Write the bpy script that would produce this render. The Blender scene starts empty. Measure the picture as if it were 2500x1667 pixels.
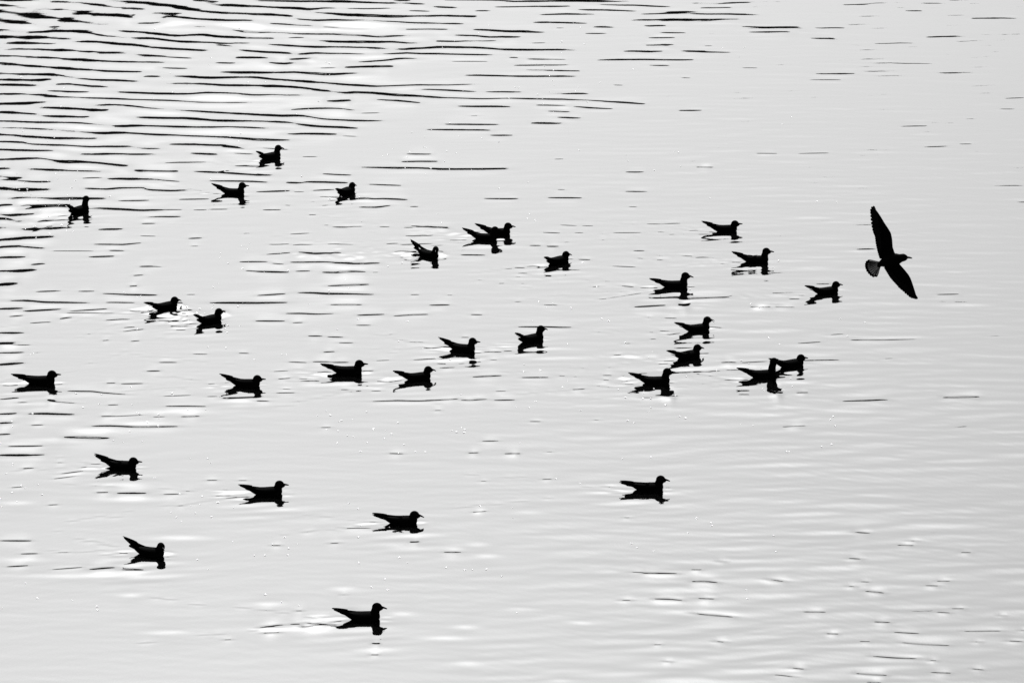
import bpy, bmesh, math, random
import numpy as np
from mathutils import Vector, Matrix, Quaternion

random.seed(7)
rng = np.random.default_rng(11)
R = math.radians
sc = bpy.context.scene
C = sc.collection

# ------------------------------------------------------------------ camera
F_PX, W_PX, H_PX = 10000.0, 2500.0, 1667.0     # focal length in pixels of a 2500 x 1667 frame
CAM_H = 10.17
HORIZON_Y = -2250.0                            # the horizon lies this far above the top edge
DEP = math.atan((H_PX / 2 - HORIZON_Y) / F_PX) # depression of the optical axis
cam = bpy.data.cameras.new('camera')
cam.sensor_width = 36.0
cam.lens = 36.0 * F_PX / W_PX
cam.clip_start, cam.clip_end = 0.5, 6000.0
cam_o = bpy.data.objects.new('camera', cam)
C.objects.link(cam_o)
cam_o.location = (0, 0, CAM_H)
cam_o.rotation_euler = (math.pi / 2 - DEP, 0, 0)
sc.camera = cam_o
CAM_ROT = cam_o.rotation_euler.to_matrix()

# ------------------------------------------------------------------ sky, sun, exposure
SUN_EL, SUN_AZ = R(40), R(-4.5)
world = bpy.data.worlds.new('World')
sc.world = world
world.use_nodes = True
wn = world.node_tree
bg = wn.nodes['Background']
sky = wn.nodes.new('ShaderNodeTexSky')
sky.sky_type = 'NISHITA'
sky.sun_disc = False
sky.sun_elevation = SUN_EL
sky.sun_rotation = SUN_AZ
sky.dust_density = 5.0                          # thin bright haze round the sun
bw = wn.nodes.new('ShaderNodeRGBToBW')          # the photograph is black and white
wn.links.new(sky.outputs[0], bw.inputs[0])
wn.links.new(bw.outputs[0], bg.inputs[0])
bg.inputs[1].default_value = 0.1
sun = bpy.data.lights.new('sun', 'SUN')
sun.energy = 4.0
sun.angle = R(0.5)
sun_o = bpy.data.objects.new('sun', sun)
C.objects.link(sun_o)
to_sun = Vector((math.sin(SUN_AZ) * math.cos(SUN_EL), math.cos(SUN_AZ) * math.cos(SUN_EL), math.sin(SUN_EL)))
sun_o.rotation_euler = (-to_sun).to_track_quat('-Z', 'Y').to_euler()
sun_o.location = (0, 60, 60)
vs = sc.view_settings
vs.view_transform = 'Standard'
vs.look = 'None'
vs.gamma = 1.0
vs.use_curve_mapping = False
vs.exposure = 0.43

# ------------------------------------------------------------------ helpers
def material(name, color, rough=0.6, spec=0.2, ior=1.45, noise=None, metallic=0.0):
    m = bpy.data.materials.new(name)
    m.use_nodes = True
    nt = m.node_tree
    p = nt.nodes['Principled BSDF']
    p.inputs['Base Color'].default_value = (color, color, color, 1)
    p.inputs['Roughness'].default_value = rough
    p.inputs['IOR'].default_value = ior
    p.inputs['Specular IOR Level'].default_value = spec
    p.inputs['Metallic'].default_value = metallic
    if noise:
        scale, lo, hi = noise
        tc = nt.nodes.new('ShaderNodeTexCoord')
        n = nt.nodes.new('ShaderNodeTexNoise')
        n.inputs['Scale'].default_value = scale
        n.inputs['Detail'].default_value = 4
        mr = nt.nodes.new('ShaderNodeMapRange')
        mr.inputs['From Min'].default_value = 0.3
        mr.inputs['From Max'].default_value = 0.7
        mr.inputs['To Min'].default_value = lo
        mr.inputs['To Max'].default_value = hi
        nt.links.new(tc.outputs['Object'], n.inputs['Vector'])
        nt.links.new(n.outputs['Fac'], mr.inputs['Value'])
        nt.links.new(mr.outputs[0], p.inputs['Base Color'])
    return m

def translucent(name, color, back):
    m = bpy.data.materials.new(name)
    m.use_nodes = True
    nt = m.node_tree
    out = nt.nodes['Material Output']
    p = nt.nodes['Principled BSDF']
    p.inputs['Base Color'].default_value = (color, color, color, 1)
    p.inputs['Roughness'].default_value = 0.8
    p.inputs['Specular IOR Level'].default_value = 0.05
    t = nt.nodes.new('ShaderNodeBsdfTranslucent')
    t.inputs['Color'].default_value = (back, back, back, 1)
    a = nt.nodes.new('ShaderNodeAddShader')
    nt.links.new(p.outputs[0], a.inputs[0])
    nt.links.new(t.outputs[0], a.inputs[1])
    nt.links.new(a.outputs[0], out.inputs['Surface'])
    return m

M_BODY = material('silhouette_plumage', 0.003, 0.85, 0.01, noise=(40, 0.002, 0.0045))  # backlit shade put into the colour; gull plumage itself is white and grey
M_WING = material('silhouette_wing_plumage', 0.002, 0.9, 0.0, noise=(60, 0.0015, 0.003))  # grey wings likewise darkened to a backlit silhouette
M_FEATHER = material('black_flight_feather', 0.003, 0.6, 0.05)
M_BILL = material('dark_bill', 0.004, 0.4, 0.1)
M_EYE = material('dark_eye', 0.002, 0.15, 0.3)
M_TAIL = translucent('pale_tail_feather', 0.03, 0.22)
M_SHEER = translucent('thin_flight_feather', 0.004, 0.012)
M_FOAM_GLINT = translucent('white_foam_glint', 0.8, 0.8)
M_FOLIAGE = material('dark_foliage', 0.02, 0.9, 0.0, noise=(0.6, 0.01, 0.03))
M_BANK = material('bank_grass', 0.03, 0.9, 0.0, noise=(0.3, 0.02, 0.05))

def link_mesh(name, verts, faces, mat, parent=None, smooth=True):
    me = bpy.data.meshes.new(name)
    me.from_pydata([tuple(v) for v in verts], [], faces)
    for m in (mat if isinstance(mat, (list, tuple)) else [mat]):
        me.materials.append(m)
    if smooth:
        me.polygons.foreach_set('use_smooth', [True] * len(me.polygons))
    me.update()
    o = bpy.data.objects.new(name, me)
    C.objects.link(o)
    if parent is not None:
        o.parent = parent
    return o

def link_data(name, me, parent):
    o = bpy.data.objects.new(name, me)
    C.objects.link(o)
    o.parent = parent
    return o

def thing(name, label, cat, group=None):
    o = bpy.data.objects.new(name, None)
    o.empty_display_size = 0.1
    C.objects.link(o)
    o['label'] = label
    o['category'] = cat
    if group:
        o['group'] = group
    return o

def loft(rings, cap=True):
    """verts, faces of a closed tube through equal-length rings"""
    n = len(rings[0])
    v = [p for r in rings for p in r]
    f = []
    for i in range(len(rings) - 1):
        for j in range(n):
            k = (j + 1) % n
            f.append((i * n + j, i * n + k, (i + 1) * n + k, (i + 1) * n + j))
    if cap:
        f.append(tuple(range(n - 1, -1, -1)))
        f.append(tuple((len(rings) - 1) * n + j for j in range(n)))
    return v, f

def merge(parts):
    V, Fc = [], []
    for v, f in parts:
        b = len(V)
        V += [tuple(p) for p in v]
        Fc += [tuple(i + b for i in q) for q in f]
    return V, Fc

_bm = bmesh.new()
bmesh.ops.create_icosphere(_bm, subdivisions=3, radius=1)
ICO_V = [v.co.copy() for v in _bm.verts]
ICO_F = [tuple(v.index for v in f.verts) for f in _bm.faces]
_bm.free()
_bm = bmesh.new()
bmesh.ops.create_icosphere(_bm, subdivisions=1, radius=1)
ICO1_V = [v.co.copy() for v in _bm.verts]
ICO1_F = [tuple(v.index for v in f.verts) for f in _bm.faces]
_bm.free()

def ellipsoid(c, r, rot=None, lo=False):
    out = []
    for v in (ICO1_V if lo else ICO_V):
        p = Vector((v.x * r[0], v.y * r[1], v.z * r[2]))
        if rot is not None:
            p = rot @ p
        out.append(p + Vector(c))
    return out, (ICO1_F if lo else ICO_F)

def blade(a, b, width, thick, normal, tip=0.25, bend=0.0):
    """a feather: thin pointed vane from a to b lying across `normal`"""
    a, b, n = Vector(a), Vector(b), Vector(normal).normalized()
    d = (b - a)
    side = n.cross(d).normalized()
    up = side.cross(d).normalized()
    rings = []
    for s, w in ((0, 0.45), (0.25, 0.9), (0.6, 1.0), (1 - tip, 0.95), (0.95, 0.62), (1.0, 0.12)):
        p = a + d * s + up * (bend * math.sin(math.pi * s))
        hw, ht = width * w / 2, thick * (1 - 0.7 * s) / 2
        rings.append([p - side * hw, p - up * ht, p + side * hw, p + up * ht])
    return loft(rings)

# ------------------------------------------------------------------ from picture to water plane
CX, CY = W_PX / 2, H_PX / 2
def ground(px, py):
    d = CAM_ROT @ Vector(((px - CX) / F_PX, (CY - py) / F_PX, -1.0))
    k = CAM_H / -d.z
    return d.x * k, d.y * k
def scale_at(py):
    """pixels per metre for something standing on the water at row py, and the viewing depression"""
    _, y = ground(CX, py)
    th = math.atan2(CAM_H, y)
    depth = math.hypot(y, CAM_H) * math.cos(th - DEP)
    return F_PX / depth, th

# ------------------------------------------------------------------ far bank with its trees (seen only in the water)
BANK_Y, TREE_H = 180.0, 20.0
vx = np.linspace(-1500, 1500, 61)
vy = np.array([BANK_Y - 12, BANK_Y - 4, BANK_Y + 10, BANK_Y + 60, 400, 900, 3000])
vz = np.array([-0.6, 0.5, 1.5, 2.5, 4, 6, 8])
bv = [(x, y + 3 * math.sin(x * 0.03), z) for y, z in zip(vy, vz) for x in vx]
bf = [(j * 61 + i, j * 61 + i + 1, (j + 1) * 61 + i + 1, (j + 1) * 61 + i) for j in range(6) for i in range(60)]
bank = link_mesh('far_bank', bv, bf, M_BANK)
bank['kind'] = 'structure'

def tree_top(x):
    """the wood grows taller towards the left"""
    return TREE_H + (np.interp(x, [-60, -27, -23.5, -21.5, -18, -12, -4], [11.0, 11.0, 9.0, 5.8, 3.4, 1.5, 0.0]))
def tree_mass():
    parts = []
    xs = np.arange(-190, 190, 2.3)
    for k, x in enumerate(xs):
        x = x + rng.uniform(-0.8, 0.8)
        h = tree_top(x) + TREE_H * (0.025 * math.sin(x * 0.19 + 1) + 0.02 * math.sin(x * 0.47)) + rng.uniform(-0.5, 0.5)
        y = BANK_Y + rng.uniform(0, 3)
        r = rng.uniform(2.0, 3.0)
        parts.append(ellipsoid((x, y, h * 0.5), (r * 1.1, r, h * 0.5), lo=True))
        parts.append(ellipsoid((x, y + 2, h - 6.4), (2.6, 2.2, 6.0), lo=True))
        parts.append(ellipsoid((x + 1.2, y + 3, h - 6.2), (2.4, 2.2, 5.9), lo=True))
        for _ in range(3):
            a = rng.uniform(0, 6.28)
            parts.append(ellipsoid((x + r * 0.6 * math.cos(a), y + r * 0.5 * math.sin(a), h - rng.uniform(1.2, 3.2)),
                                   (rng.uniform(.9, 1.6),) * 2 + (rng.uniform(.8, 1.2),), lo=True))
        for _ in range(26):                                    # leafy twigs standing out of the crown
            a = rng.uniform(0, 6.28); q = rng.uniform(0.2, 1.0) * r
            p = Vector((x + q * math.cos(a), y + q * 0.6 * math.sin(a), h - rng.uniform(-0.25, 2.0)))
            e = [Vector(rng.normal(0, 0.28, 3)) for _ in range(3)]
            parts.append(([p + e[0], p + e[1], p + e[2]], [(0, 1, 2)]))
        parts.append(loft([[(x + 0.25 * math.cos(t), y + 0.25 * math.sin(t), z) for t in np.linspace(0, 2 * math.pi, 7)[:-1]] for z in (0.3, h * 0.5)]))
    return merge(parts)
tv, tf = tree_mass()
trees = link_mesh('far_bank_trees', tv, tf, M_FOLIAGE, smooth=False)
trees['kind'] = 'stuff'
trees['label'] = 'dark wood along the far bank mirrored as black streaks in the ripples'

def tree_elev(x_at_bank, y):
    return np.arctan2(tree_top(x_at_bank) - 0.6, BANK_Y - y)

# ------------------------------------------------------------------ gulls: measured in the picture
# (tail tip x,y, bill tip x,y, head top y, waterline y, options)
def T(ox, oy, s=3.76):
    return lambda *p: [(ox + p[i] / s) if i % 2 == 0 else (oy + p[i] / s) for i in range(len(p))]
tA, tB, tC, tD, tE, tF = T(0, 0), T(625, 0), T(1250, 0), T(0, 417), T(625, 417), T(1250, 417)
tG, tH, tI = T(0, 834), T(625, 834), T(1400, 730)
q2, q3, q4, tJ = T(1250, 0, 1.88), T(0, 834, 1.8816), T(1250, 834, 1.8816), T(1500, 1250, 2.352)
def bird(t, tx, ty, bx, by, hy, wl, label, **kw):
    a = t(tx, ty, bx, by, 0, hy, 0, wl)
    return (a[0], a[1], a[2], a[3], a[5], a[7], label, kw)
S = T(0, 0, 1.0)
BIRDS = [
 bird(tB, 5, 1390, 255, 1375, 1330, 1455, 'silhouetted gull swimming alone highest up among the dense dark ripples', sign=1, short=1),
 bird(tD, 1940, 135, 2290, 140, 105, 222, 'silhouetted gull with a steep pointed tail, just below and left of the topmost floating gull'),
 bird(tE, 735, 165, 920, 140, 105, 207, 'small foreshortened silhouetted gull with upright head, right of the steep-tailed gull', sign=1, short=1),
 bird(tD, 620, 308, 830, 255, 228, 378, 'long-necked upright silhouetted gull beside long dark streaks near the left edge', sign=1, short=1),
 bird(tE, 2005, 493, 2383, 517, 475, 590, 'silhouetted gull swimming half hidden behind another gull in the upper middle pair'),
 bird(tE, 1888, 547, 2262, 545, 510, 640, 'front gull of the overlapping upper middle pair, bill hidden against its neighbour', head_yaw=25),
 bird(tE, 1413, 643, 1705, 760, 692, 785, 'silhouetted gull with raised tail and narrow head, sparkling water at its breast and tail', sign=-1, head_yaw=-50),
 bird(tF, 290, 793, 550, 778, 738, 842, 'small silhouetted gull alone to the right of the upper middle pair', sign=1, short=1),
 bird(tF, 1735, 462, 2115, 490, 455, 552, 'low-headed silhouetted gull highest in the right-hand group, wake trailing left'),
 bird(tF, 2012, 742, 2404, 747, 706, 835, 'silhouetted gull with ruffled rump feathers, below the highest gull of the right group', tuft=1),
 bird(tF, 1255, 988, 1665, 980, 930, 1066, 'long-necked silhouetted gull above a long black ripple in the right-hand group', sign=1),
 bird(q2, 1340, 1311, 1520, 1309, 1290, 1348, 'silhouetted gull swimming nearest to the flying gull, below and left of it', sign=1),
 bird(tD, 1335, 1208, 1658, 1203, 1163, 1268, 'silhouetted gull with thin tail above a sparkling white wake, rear one of two', sign=1),
 bird(tD, 1785, 1320, 2065, 1325, 1260, 1385, 'silhouetted gull at the head of the brightest sparkling wake, on the left', sign=1, short=1),
 bird(S, 1257, 813, 1337, 805, 794, 835, 'short silhouetted gull under a thin dark ripple at the centre of the picture', sign=1, short=1),
 bird(S, 1070, 834, 1173, 835.5, 824, 860, 'silhouetted gull left of and slightly below the central short gull'),
 bird(tH, 588, 203, 1030, 208, 166, 288, 'long stretched silhouetted gull left of the middle, ripples fanning out behind it'),
 bird(tH, 1258, 268, 1652, 270, 223, 345, 'silhouetted gull above a very long thin dark ripple, lower centre'),
 bird(tG, 2015, 308, 2442, 344, 305, 414, 'slim silhouetted gull with forked tail tips, in the row at left centre'),
 bird(tG, 105, 298, 563, 298, 262, 378, 'silhouetted gull swimming closest to the left edge'),
 bird(tI, 920, 215, 1297, 218, 158, 292, 'silhouetted gull calling with its bill open, right of centre', bill_open=1),
 bird(tI, 848, 472, 1203, 455, 413, 548, 'silhouetted gull directly beneath the calling gull', tuft=1, sign=1),
 bird(tI, 502, 676, 940, 675, 632, 772, 'silhouetted gull whose bill meets a dark ripple line, lowest of the right-hand group'),
 bird(tI, 1493, 632, 1915, 570, 528, 712, 'front gull of the overlapping right pair, tall neck covering its neighbour\'s tail', head_yaw=15),
 bird(tI, 1780, 545, 2158, 545, 505, 634, 'rear gull of the overlapping right pair, crossed by a long straight ripple', sign=1),
 bird(tG, 862, 1062, 1310, 1103, 1060, 1174, 'silhouetted gull with two split wing tips, alone at lower left', tuft=1, split=1),
 bird(tG, 2190, 1310, 2650, 1316, 1272, 1398, 'silhouetted gull with curved wake lines behind its tail, lower left of centre'),
 bird(S, 1511.9, 1174.4, 1635.3, 1174.4, 1160, 1195, 'silhouetted gull swimming alone in the empty lower right water', tuft=1, split=1),
 bird(S, 908.4, 1253, 1035.3, 1263.7, 1246.4, 1276.5, 'silhouetted gull with drooping bill and forked wing tips, below the middle', tuft=1, split=1),
 bird(S, 298.4, 1319, 416, 1337.5, 1323.7, 1353, 'silhouetted gull with raised tail and head turned away, at lower left', sign=-1, head_yaw=-45),
 bird(S, 811, 1484, 945.3, 1486, 1470.4, 1511, 'largest floating silhouetted gull, nearest the bottom edge, bill slightly lowered'),
]
L0 = 0.38
WORLD_BIRDS = []          # x, y, yaw, size for the wakes

def torso_rings(k):
    # x, half width, top, bottom
    sec = [(-.140, .005, .042, .034), (-.122, .014, .046, .021), (-.100, .026, .049, .006), (-.070, .038, .051, -.010), (-.035, .047, .052, -.024),
           (.005, .051, .053, -.032), (.042, .050, .054, -.032), (.074, .043, .054, -.025), (.095, .033, .049, -.012), (.107, .018, .038, .006)]
    rings = []
    for x, w, zt, zb in sec:
        c, h = (zt + zb) / 2, (zt - zb) / 2
        rings.append([(x, w * math.cos(a), c + h * math.sin(a)) for a in np.linspace(0, 2 * math.pi, 25)[:-1]])
    return rings

def swimming_body(hz, head_fwd, hyaw=0.0):
    turn = Matrix.Rotation(hyaw, 3, 'Z')
    parts = [loft(torso_rings(1))]
    hc = Vector((.088 + head_fwd, 0, hz - .034))
    base = Vector((.074, 0, .022))
    for s in np.linspace(0, 1, 9):
        p = base.lerp(hc, s)
        p.x -= 0.006 * math.sin(math.pi * s)
        r = .035 * (1 - s) + .0265 * s
        parts.append(ellipsoid(p, (r * 1.03, r * 0.92, r)))
    parts.append(ellipsoid(hc, (.036, .029, .0335), turn))
    parts.append(ellipsoid(hc + turn @ Vector((.020, 0, -.005)), (.025, .019, .019), turn))   # face running into the bill
    return merge(parts), hc

def smooth_solid(objs, voxel, iters):
    """turn overlapping lumps into one continuous skin"""
    for o in objs:
        m = o.modifiers.new('skin', 'REMESH'); m.mode = 'VOXEL'; m.voxel_size = voxel
        s = o.modifiers.new('soft', 'SMOOTH'); s.factor = 0.5; s.iterations = iters
    dg = bpy.context.evaluated_depsgraph_get()
    new = []
    for o in objs:
        new.append(bpy.data.meshes.new_from_object(o.evaluated_get(dg), depsgraph=dg))
    for o, me in zip(objs, new):
        mats = [m for m in o.data.materials]
        o.modifiers.clear()
        o.data = me
        if not me.materials:
            for m in mats:
                me.materials.append(m)
        me.polygons.foreach_set('use_smooth', [True] * len(me.polygons))
    return new

def bill_mesh(length, drop, open_=False):
    parts = []
    def mand(z0, z1, h0, w0, l):
        rings = []
        for s in (0, .35, .7, .92, 1.0):
            x = -0.010 + (l + .010) * s
            w = w0 * (1 - .7 * s ** 1.5); h = h0 * (1 - .62 * s ** 1.8)
            zc = z0 + (z1 - z0) * s ** 1.6
            rings.append([(x, w * math.cos(a), zc + h * math.sin(a)) for a in np.linspace(0, 2 * math.pi, 11)[:-1]])
        return loft(rings)
    if open_:
        parts += [mand(.003, drop + .004, .0055, .0055, length), mand(-.003, drop - .013, .0045, .005, length * .93)]
    else:
        parts += [mand(.0022, drop + .002, .0065, .0062, length), mand(-.0040, drop - .0005, .0048, .0052, length * .96)]
    return merge(parts)

def folded_wing(side, tz, dz):
    tx = -.222
    def lin(x, x0, z0, z1):
        s = (x - x0) / (tx - x0)
        return z0 + (z1 - z0) * s
    secs = []
    for x, y, th, zt, zb in ((.074, .040, .003, .044, .032), (.058, .044, .006, .046, .024), (.03, .0485, .008, .0445, .017), (-.02, .048, .008, .043, .013), (-.055, .042, .007, .046, .016),
                              (-.085, .031, .006, None, .020), (-.12, .022, .005, None, None), (-.155, .014, .004, None, None), (-.19, .008, .003, None, None), (-.210, .004, .002, None, None)):
        if zt is None:
            zt = lin(x, -.055, .0475, tz + dz + .0025)
        if zb is None:
            zb = lin(x, -.085, .020, tz + dz - .006)
        secs.append((x, y, th, zt, zb))
    rings = []
    for x, y, th, zt, zb in secs:
        c, h = (zt + zb) / 2, max((zt - zb) / 2, .0015)
        lean = 0.30
        rings.append([(x, side * (y + th * math.cos(a) - lean * h * math.sin(a) * 0.6), c + h * math.sin(a)) for a in np.linspace(0, 2 * math.pi, 13)[:-1]])
    return loft(rings)

EYE_ME = None
gull_bodies, gull_info = [], []
for i, (tx, ty, bx, by, hy, wl, label, kw) in enumerate(BIRDS):
    sc_px, th = scale_at(wl)
    rear = .170 if kw.get('short') else .222           # how far tail and wing tips reach back
    Lb = rear + .158
    r = (bx - tx) / (Lb * sc_px)
    size = max(1.0, r) if r > .97 else (0.97 if r > .90 else 1.0)
    cosy = min(1.0, r / size)
    yaw = math.acos(cosy)
    def tipz(sg):
        return (((wl - ty) / sc_px) - (-rear * size) * math.sin(sg * yaw) * math.sin(th)) / math.cos(th) / size
    sg = kw.get('sign')
    if sg is None:
        sg = 1 if abs(tipz(1) - .078) < abs(tipz(-1) - .078) else -1
    yaw *= sg
    if abs(yaw) < 0.8 and tipz(sg) > .092 and not kw.get('head_yaw', 0) < 0:      # the hull was read a little too low
        wl -= (tipz(sg) - .092) * .7 * sc_px
    tz = min(max(tipz(sg), .055), .118)
    # tipz was computed with a signed yaw already
    hz = (((wl - hy) / sc_px) - .088 * size * math.sin(yaw) * math.sin(th)) / math.cos(th) / size
    hz = min(max(hz, .092), .160)
    ox = tx + rear / Lb * (bx - tx)
    X, Y = ground(ox, wl)
    root = thing('gull', label, 'gull', 'black gulls swimming on the bright water')
    root.location = (X, Y, 0)
    root.rotation_euler = (0, 0, yaw)
    root.scale = (size,) * 3
    WORLD_BIRDS.append((X, Y, yaw, size))
    fwd = .158 - .034 - .036 - .088
    hyaw = R(kw.get('head_yaw', 0))
    (bvv, bff), hc = swimming_body(hz, 0.0, hyaw)
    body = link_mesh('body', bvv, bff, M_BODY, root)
    gull_bodies.append(body)
    def trim(vs_):
        k_ = (rear - .05) / (.222 - .05)
        return [(-.05 + (p[0] + .05) * k_ if p[0] < -.05 else p[0], p[1], p[2]) for p in vs_]
    # bill: droop read from the picture
    bz = (((wl - by) / sc_px) - .158 * size * math.sin(yaw) * math.sin(th)) / math.cos(th) / size
    drop = min(max(bz - (hc.z + .001), -.020), -.003) if not kw.get('head_yaw') else -.008
    v, f = bill_mesh(.034, drop, bool(kw.get('bill_open')))
    bill = link_mesh('bill', v, f, M_BILL, root)
    d = Vector((math.cos(hyaw), math.sin(hyaw), 0))
    bill.location = hc + d * .037 + Vector((0, 0, .001))
    bill.rotation_euler = (0, 0, hyaw)
    if EYE_ME is None:
        ev, ef = ellipsoid((0, 0, 0), (.0034,) * 3, lo=True)
        e0 = link_mesh('eye', ev, ef, M_EYE, root); EYE_ME = e0.data
    else:
        e0 = link_data('eye', EYE_ME, root)
    e1 = link_data('eye', EYE_ME, root)
    for e, sd in ((e0, 1), (e1, -1)):
        e.location = hc + Matrix.Rotation(hyaw, 3, 'Z') @ Vector((.019, sd * .0225, .006))
    # folded wings with crossed primaries
    spread = .014 if kw.get('split') else random.uniform(.001, .006)
    for sd in (1, -1):
        dz = spread * (0.35 if sd > 0 else -0.65)
        v, f = folded_wing(sd, tz, dz)
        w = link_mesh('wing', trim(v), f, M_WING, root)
        for q in range(3):
            a = (-.115 + .01 * q, sd * .020, .050 + (tz - .05) * .42 - .008 * q)
            b = (-.222 + .020 * q + random.uniform(-.003, .003), -sd * (.003 + .002 * q), tz + dz - .0095 * q)
            v, f = blade(a, b, .014, .003, (0, 1, .35), tip=.3)
            link_mesh('primary_feather', trim(v), f, M_FEATHER, w)
        if kw.get('tuft') and sd == -1:
            v, f = blade((.0, sd * .02, .052), (-.075, sd * .02, .066), .012, .002, (0, 1, .3))
            link_mesh('scapular_feather', v, f, M_FEATHER, w)
            v, f = blade((-.05, sd * .02, .056), (.012, sd * .018, .0665), .005, .0015, (0, 1, .3))
            link_mesh('scapular_feather', v, f, M_FEATHER, w)
    # tail: a shallow fan under the wing tips
    rings = []
    tt = min(tz - .028, .054)
    for s in np.linspace(0, 1, 6):
        x = -.100 - .072 * s
        hw = .014 + .007 * s
        z = .026 + (tt - .026) * s
        rings.append([(x + .006 * (abs(y_) if s > .9 else 0), y_ * hw, z - .002 * abs(y_) + t_) for y_, t_ in
                      ((-1, 0), (-.5, .0022 * (1.4 - s)), (0, .003 * (1.4 - s)), (.5, .0022 * (1.4 - s)), (1, 0), (.5, -.0022), (0, -.003), (-.5, -.0022))])
    v, f = loft(rings)
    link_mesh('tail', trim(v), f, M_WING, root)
smooth_solid(gull_bodies, 0.004, 7)

# ------------------------------------------------------------------ the gull in flight, banking with wings spread up and down
FLY_SCALE = 364.0                       # pixels per metre at its distance
FLY_DEPTH = F_PX / FLY_SCALE
fx, fy = 2050 + 680 / 5.6, 480 + 870 / 5.6
fly = thing('flying_gull', 'silhouetted gull in flight at right, banking with wings spread and pale black-tipped tail fanned', 'gull')
dcam = CAM_ROT @ Vector(((fx - CX) / F_PX, (CY - fy) / F_PX, -1.0))
fly.location = Vector((0, 0, CAM_H)) + dcam * FLY_DEPTH
fly.rotation_euler = cam_o.rotation_euler
K = 1.0 / 5.6 / FLY_SCALE
def P(u, v, z=0.0):
    return Vector(((u - 680) * K, (870 - v) * K, z))
def poly_at(pts, s):
    """point at fraction s along a polyline"""
    seg = [0.0]
    for a, b in zip(pts[:-1], pts[1:]):
        seg.append(seg[-1] + math.dist(a, b))
    d = s * seg[-1]
    for k in range(len(pts) - 1):
        if d <= seg[k + 1] or k == len(pts) - 2:
            t = (d - seg[k]) / max(seg[k + 1] - seg[k], 1e-9)
            return tuple(pts[k][j] + (pts[k + 1][j] - pts[k][j]) * t for j in range(2))

parts = []
spine = [(545, 925, .014), (575, 912, .022), (610, 900, .031), (650, 886, .039), (690, 874, .0435), (730, 864, .044), (765, 858, .0405), (795, 852, .034), (820, 846, .029), (845, 838, .0275), (868, 834, .0265), (890, 834, .021), (905, 835, .014)]
for (u0, v0, r0), (u1, v1, r1) in zip(spine[:-1], spine[1:]):
    for s in (0, .5):
        r = r0 + (r1 - r0) * s
        parts.append(ellipsoid(P(u0 + (u1 - u0) * s, v0 + (v1 - v0) * s), (r, r, r * 1.05)))
v, f = merge(parts)
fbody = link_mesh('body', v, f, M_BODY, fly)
smooth_solid([fbody], 0.004, 6)
rings = []
for u, vv, r in ((893, 834, .011), (925, 832, .0078), (955, 834, .0062), (980, 840, .0045), (994, 845, .0015)):
    c = P(u, vv)
    rings.append([c + Vector((0.15 * r * math.cos(a), r * math.cos(a), r * math.sin(a))) for a in np.linspace(0, 2 * math.pi, 11)[:-1]])
v, f = loft(rings)
link_mesh('bill', v, f, M_BILL, fly)
for zz in (.022, -.022):
    e = link_data('eye', EYE_ME, fly)
    e.location = P(885, 825, zz)

def spread_wing(lead, trail, zfun, n_prim, n_sec, tip_pts):
    n = 22
    rings = []
    def frac(s):                                        # how much of the chord the coverts take
        return min(1.0, max(.74 - .22 * s, 1.0 - 2.2 * s))
    for k in range(n):
        s = k / (n - 1) * .93
        a = poly_at(lead, s); b = poly_at(trail, s)
        fr = frac(s)
        c = (a[0] + (b[0] - a[0]) * fr, a[1] + (b[1] - a[1]) * fr)
        th = .013 * (1 - .75 * s)
        z = zfun(s)
        A, B = P(*a, z), P(*c, z - .004)
        ring = []
        for t, hgt in ((0, 0), (.12, 1), (.4, 1.0), (.75, .55), (1, .12), (.75, -.35), (.4, -.5), (.12, -.6)):
            p = A.lerp(B, t)
            ring.append(p + Vector((0, 0, hgt * th * .8)))
        rings.append(ring)
    v, f = loft(rings)
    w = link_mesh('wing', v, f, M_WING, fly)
    def feather(root_uv, tip_uv, width, s, mat, off):
        a, b = P(*root_uv, zfun(s) - .002 + off), P(*tip_uv, zfun(min(1, s + .05)) - .006 + off)
        v, f = blade(a, b, width, .0016, (0.05, 0.05, 1), tip=.10)
        link_mesh('primary_feather' if mat is M_FEATHER else 'secondary_feather', v, f, mat, w)
    for k in range(n_sec):
        s = .0 + .52 * k / (n_sec - 1)
        a, b = poly_at(lead, s), poly_at(trail, s + .035)
        root = (a[0] + (b[0] - a[0]) * .45, a[1] + (b[1] - a[1]) * .45)
        feather(root, b, .027, s, M_SHEER, -.0012 * (k % 2))
    for k, tip in enumerate(tip_pts):
        q = k / (len(tip_pts) - 1)
        s = .50 + .30 * q
        a, b = poly_at(lead, s), poly_at(trail, s)
        m = .30 + .10 * (1 - q)
        root = (a[0] + (b[0] - a[0]) * m, a[1] + (b[1] - a[1]) * m)
        feather(root, tip, .026 - .009 * q, s, M_FEATHER, -.0012 * (k % 2))
    return w
lead_u = [(775, 815), (745, 760), (722, 690), (716, 590), (700, 500), (660, 430), (620, 368), (575, 285), (540, 225), (470, 125)]
trail_u = [(545, 850), (525, 790), (510, 740), (488, 640), (478, 545), (455, 480), (440, 430), (430, 300), (427, 200), (455, 130)]
spread_wing(lead_u, trail_u, lambda s: .01 + .07 * s - .16 * s * s, 10, 13,
            [(462, 500), (447, 455), (437, 405), (431, 355), (428, 300), (426, 250), (426, 205), (427, 168), (443, 135), (468, 124)])
lead_l = [(800, 900), (822, 928), (860, 972), (902, 1022), (940, 1068), (965, 1112), (985, 1160), (1003, 1210), (1035, 1300), (1068, 1398)]
trail_l = [(600, 968), (640, 1035), (680, 1102), (720, 1150), (760, 1192), (800, 1235), (850, 1282), (915, 1338), (985, 1388), (1062, 1402)]
spread_wing(lead_l, trail_l, lambda s: .01 + .05 * s - .10 * s * s, 10, 13,
            [(800, 1240), (835, 1272), (868, 1298), (902, 1328), (935, 1352), (965, 1376), (992, 1390), (1020, 1394), (1045, 1400), (1068, 1400)])

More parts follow.
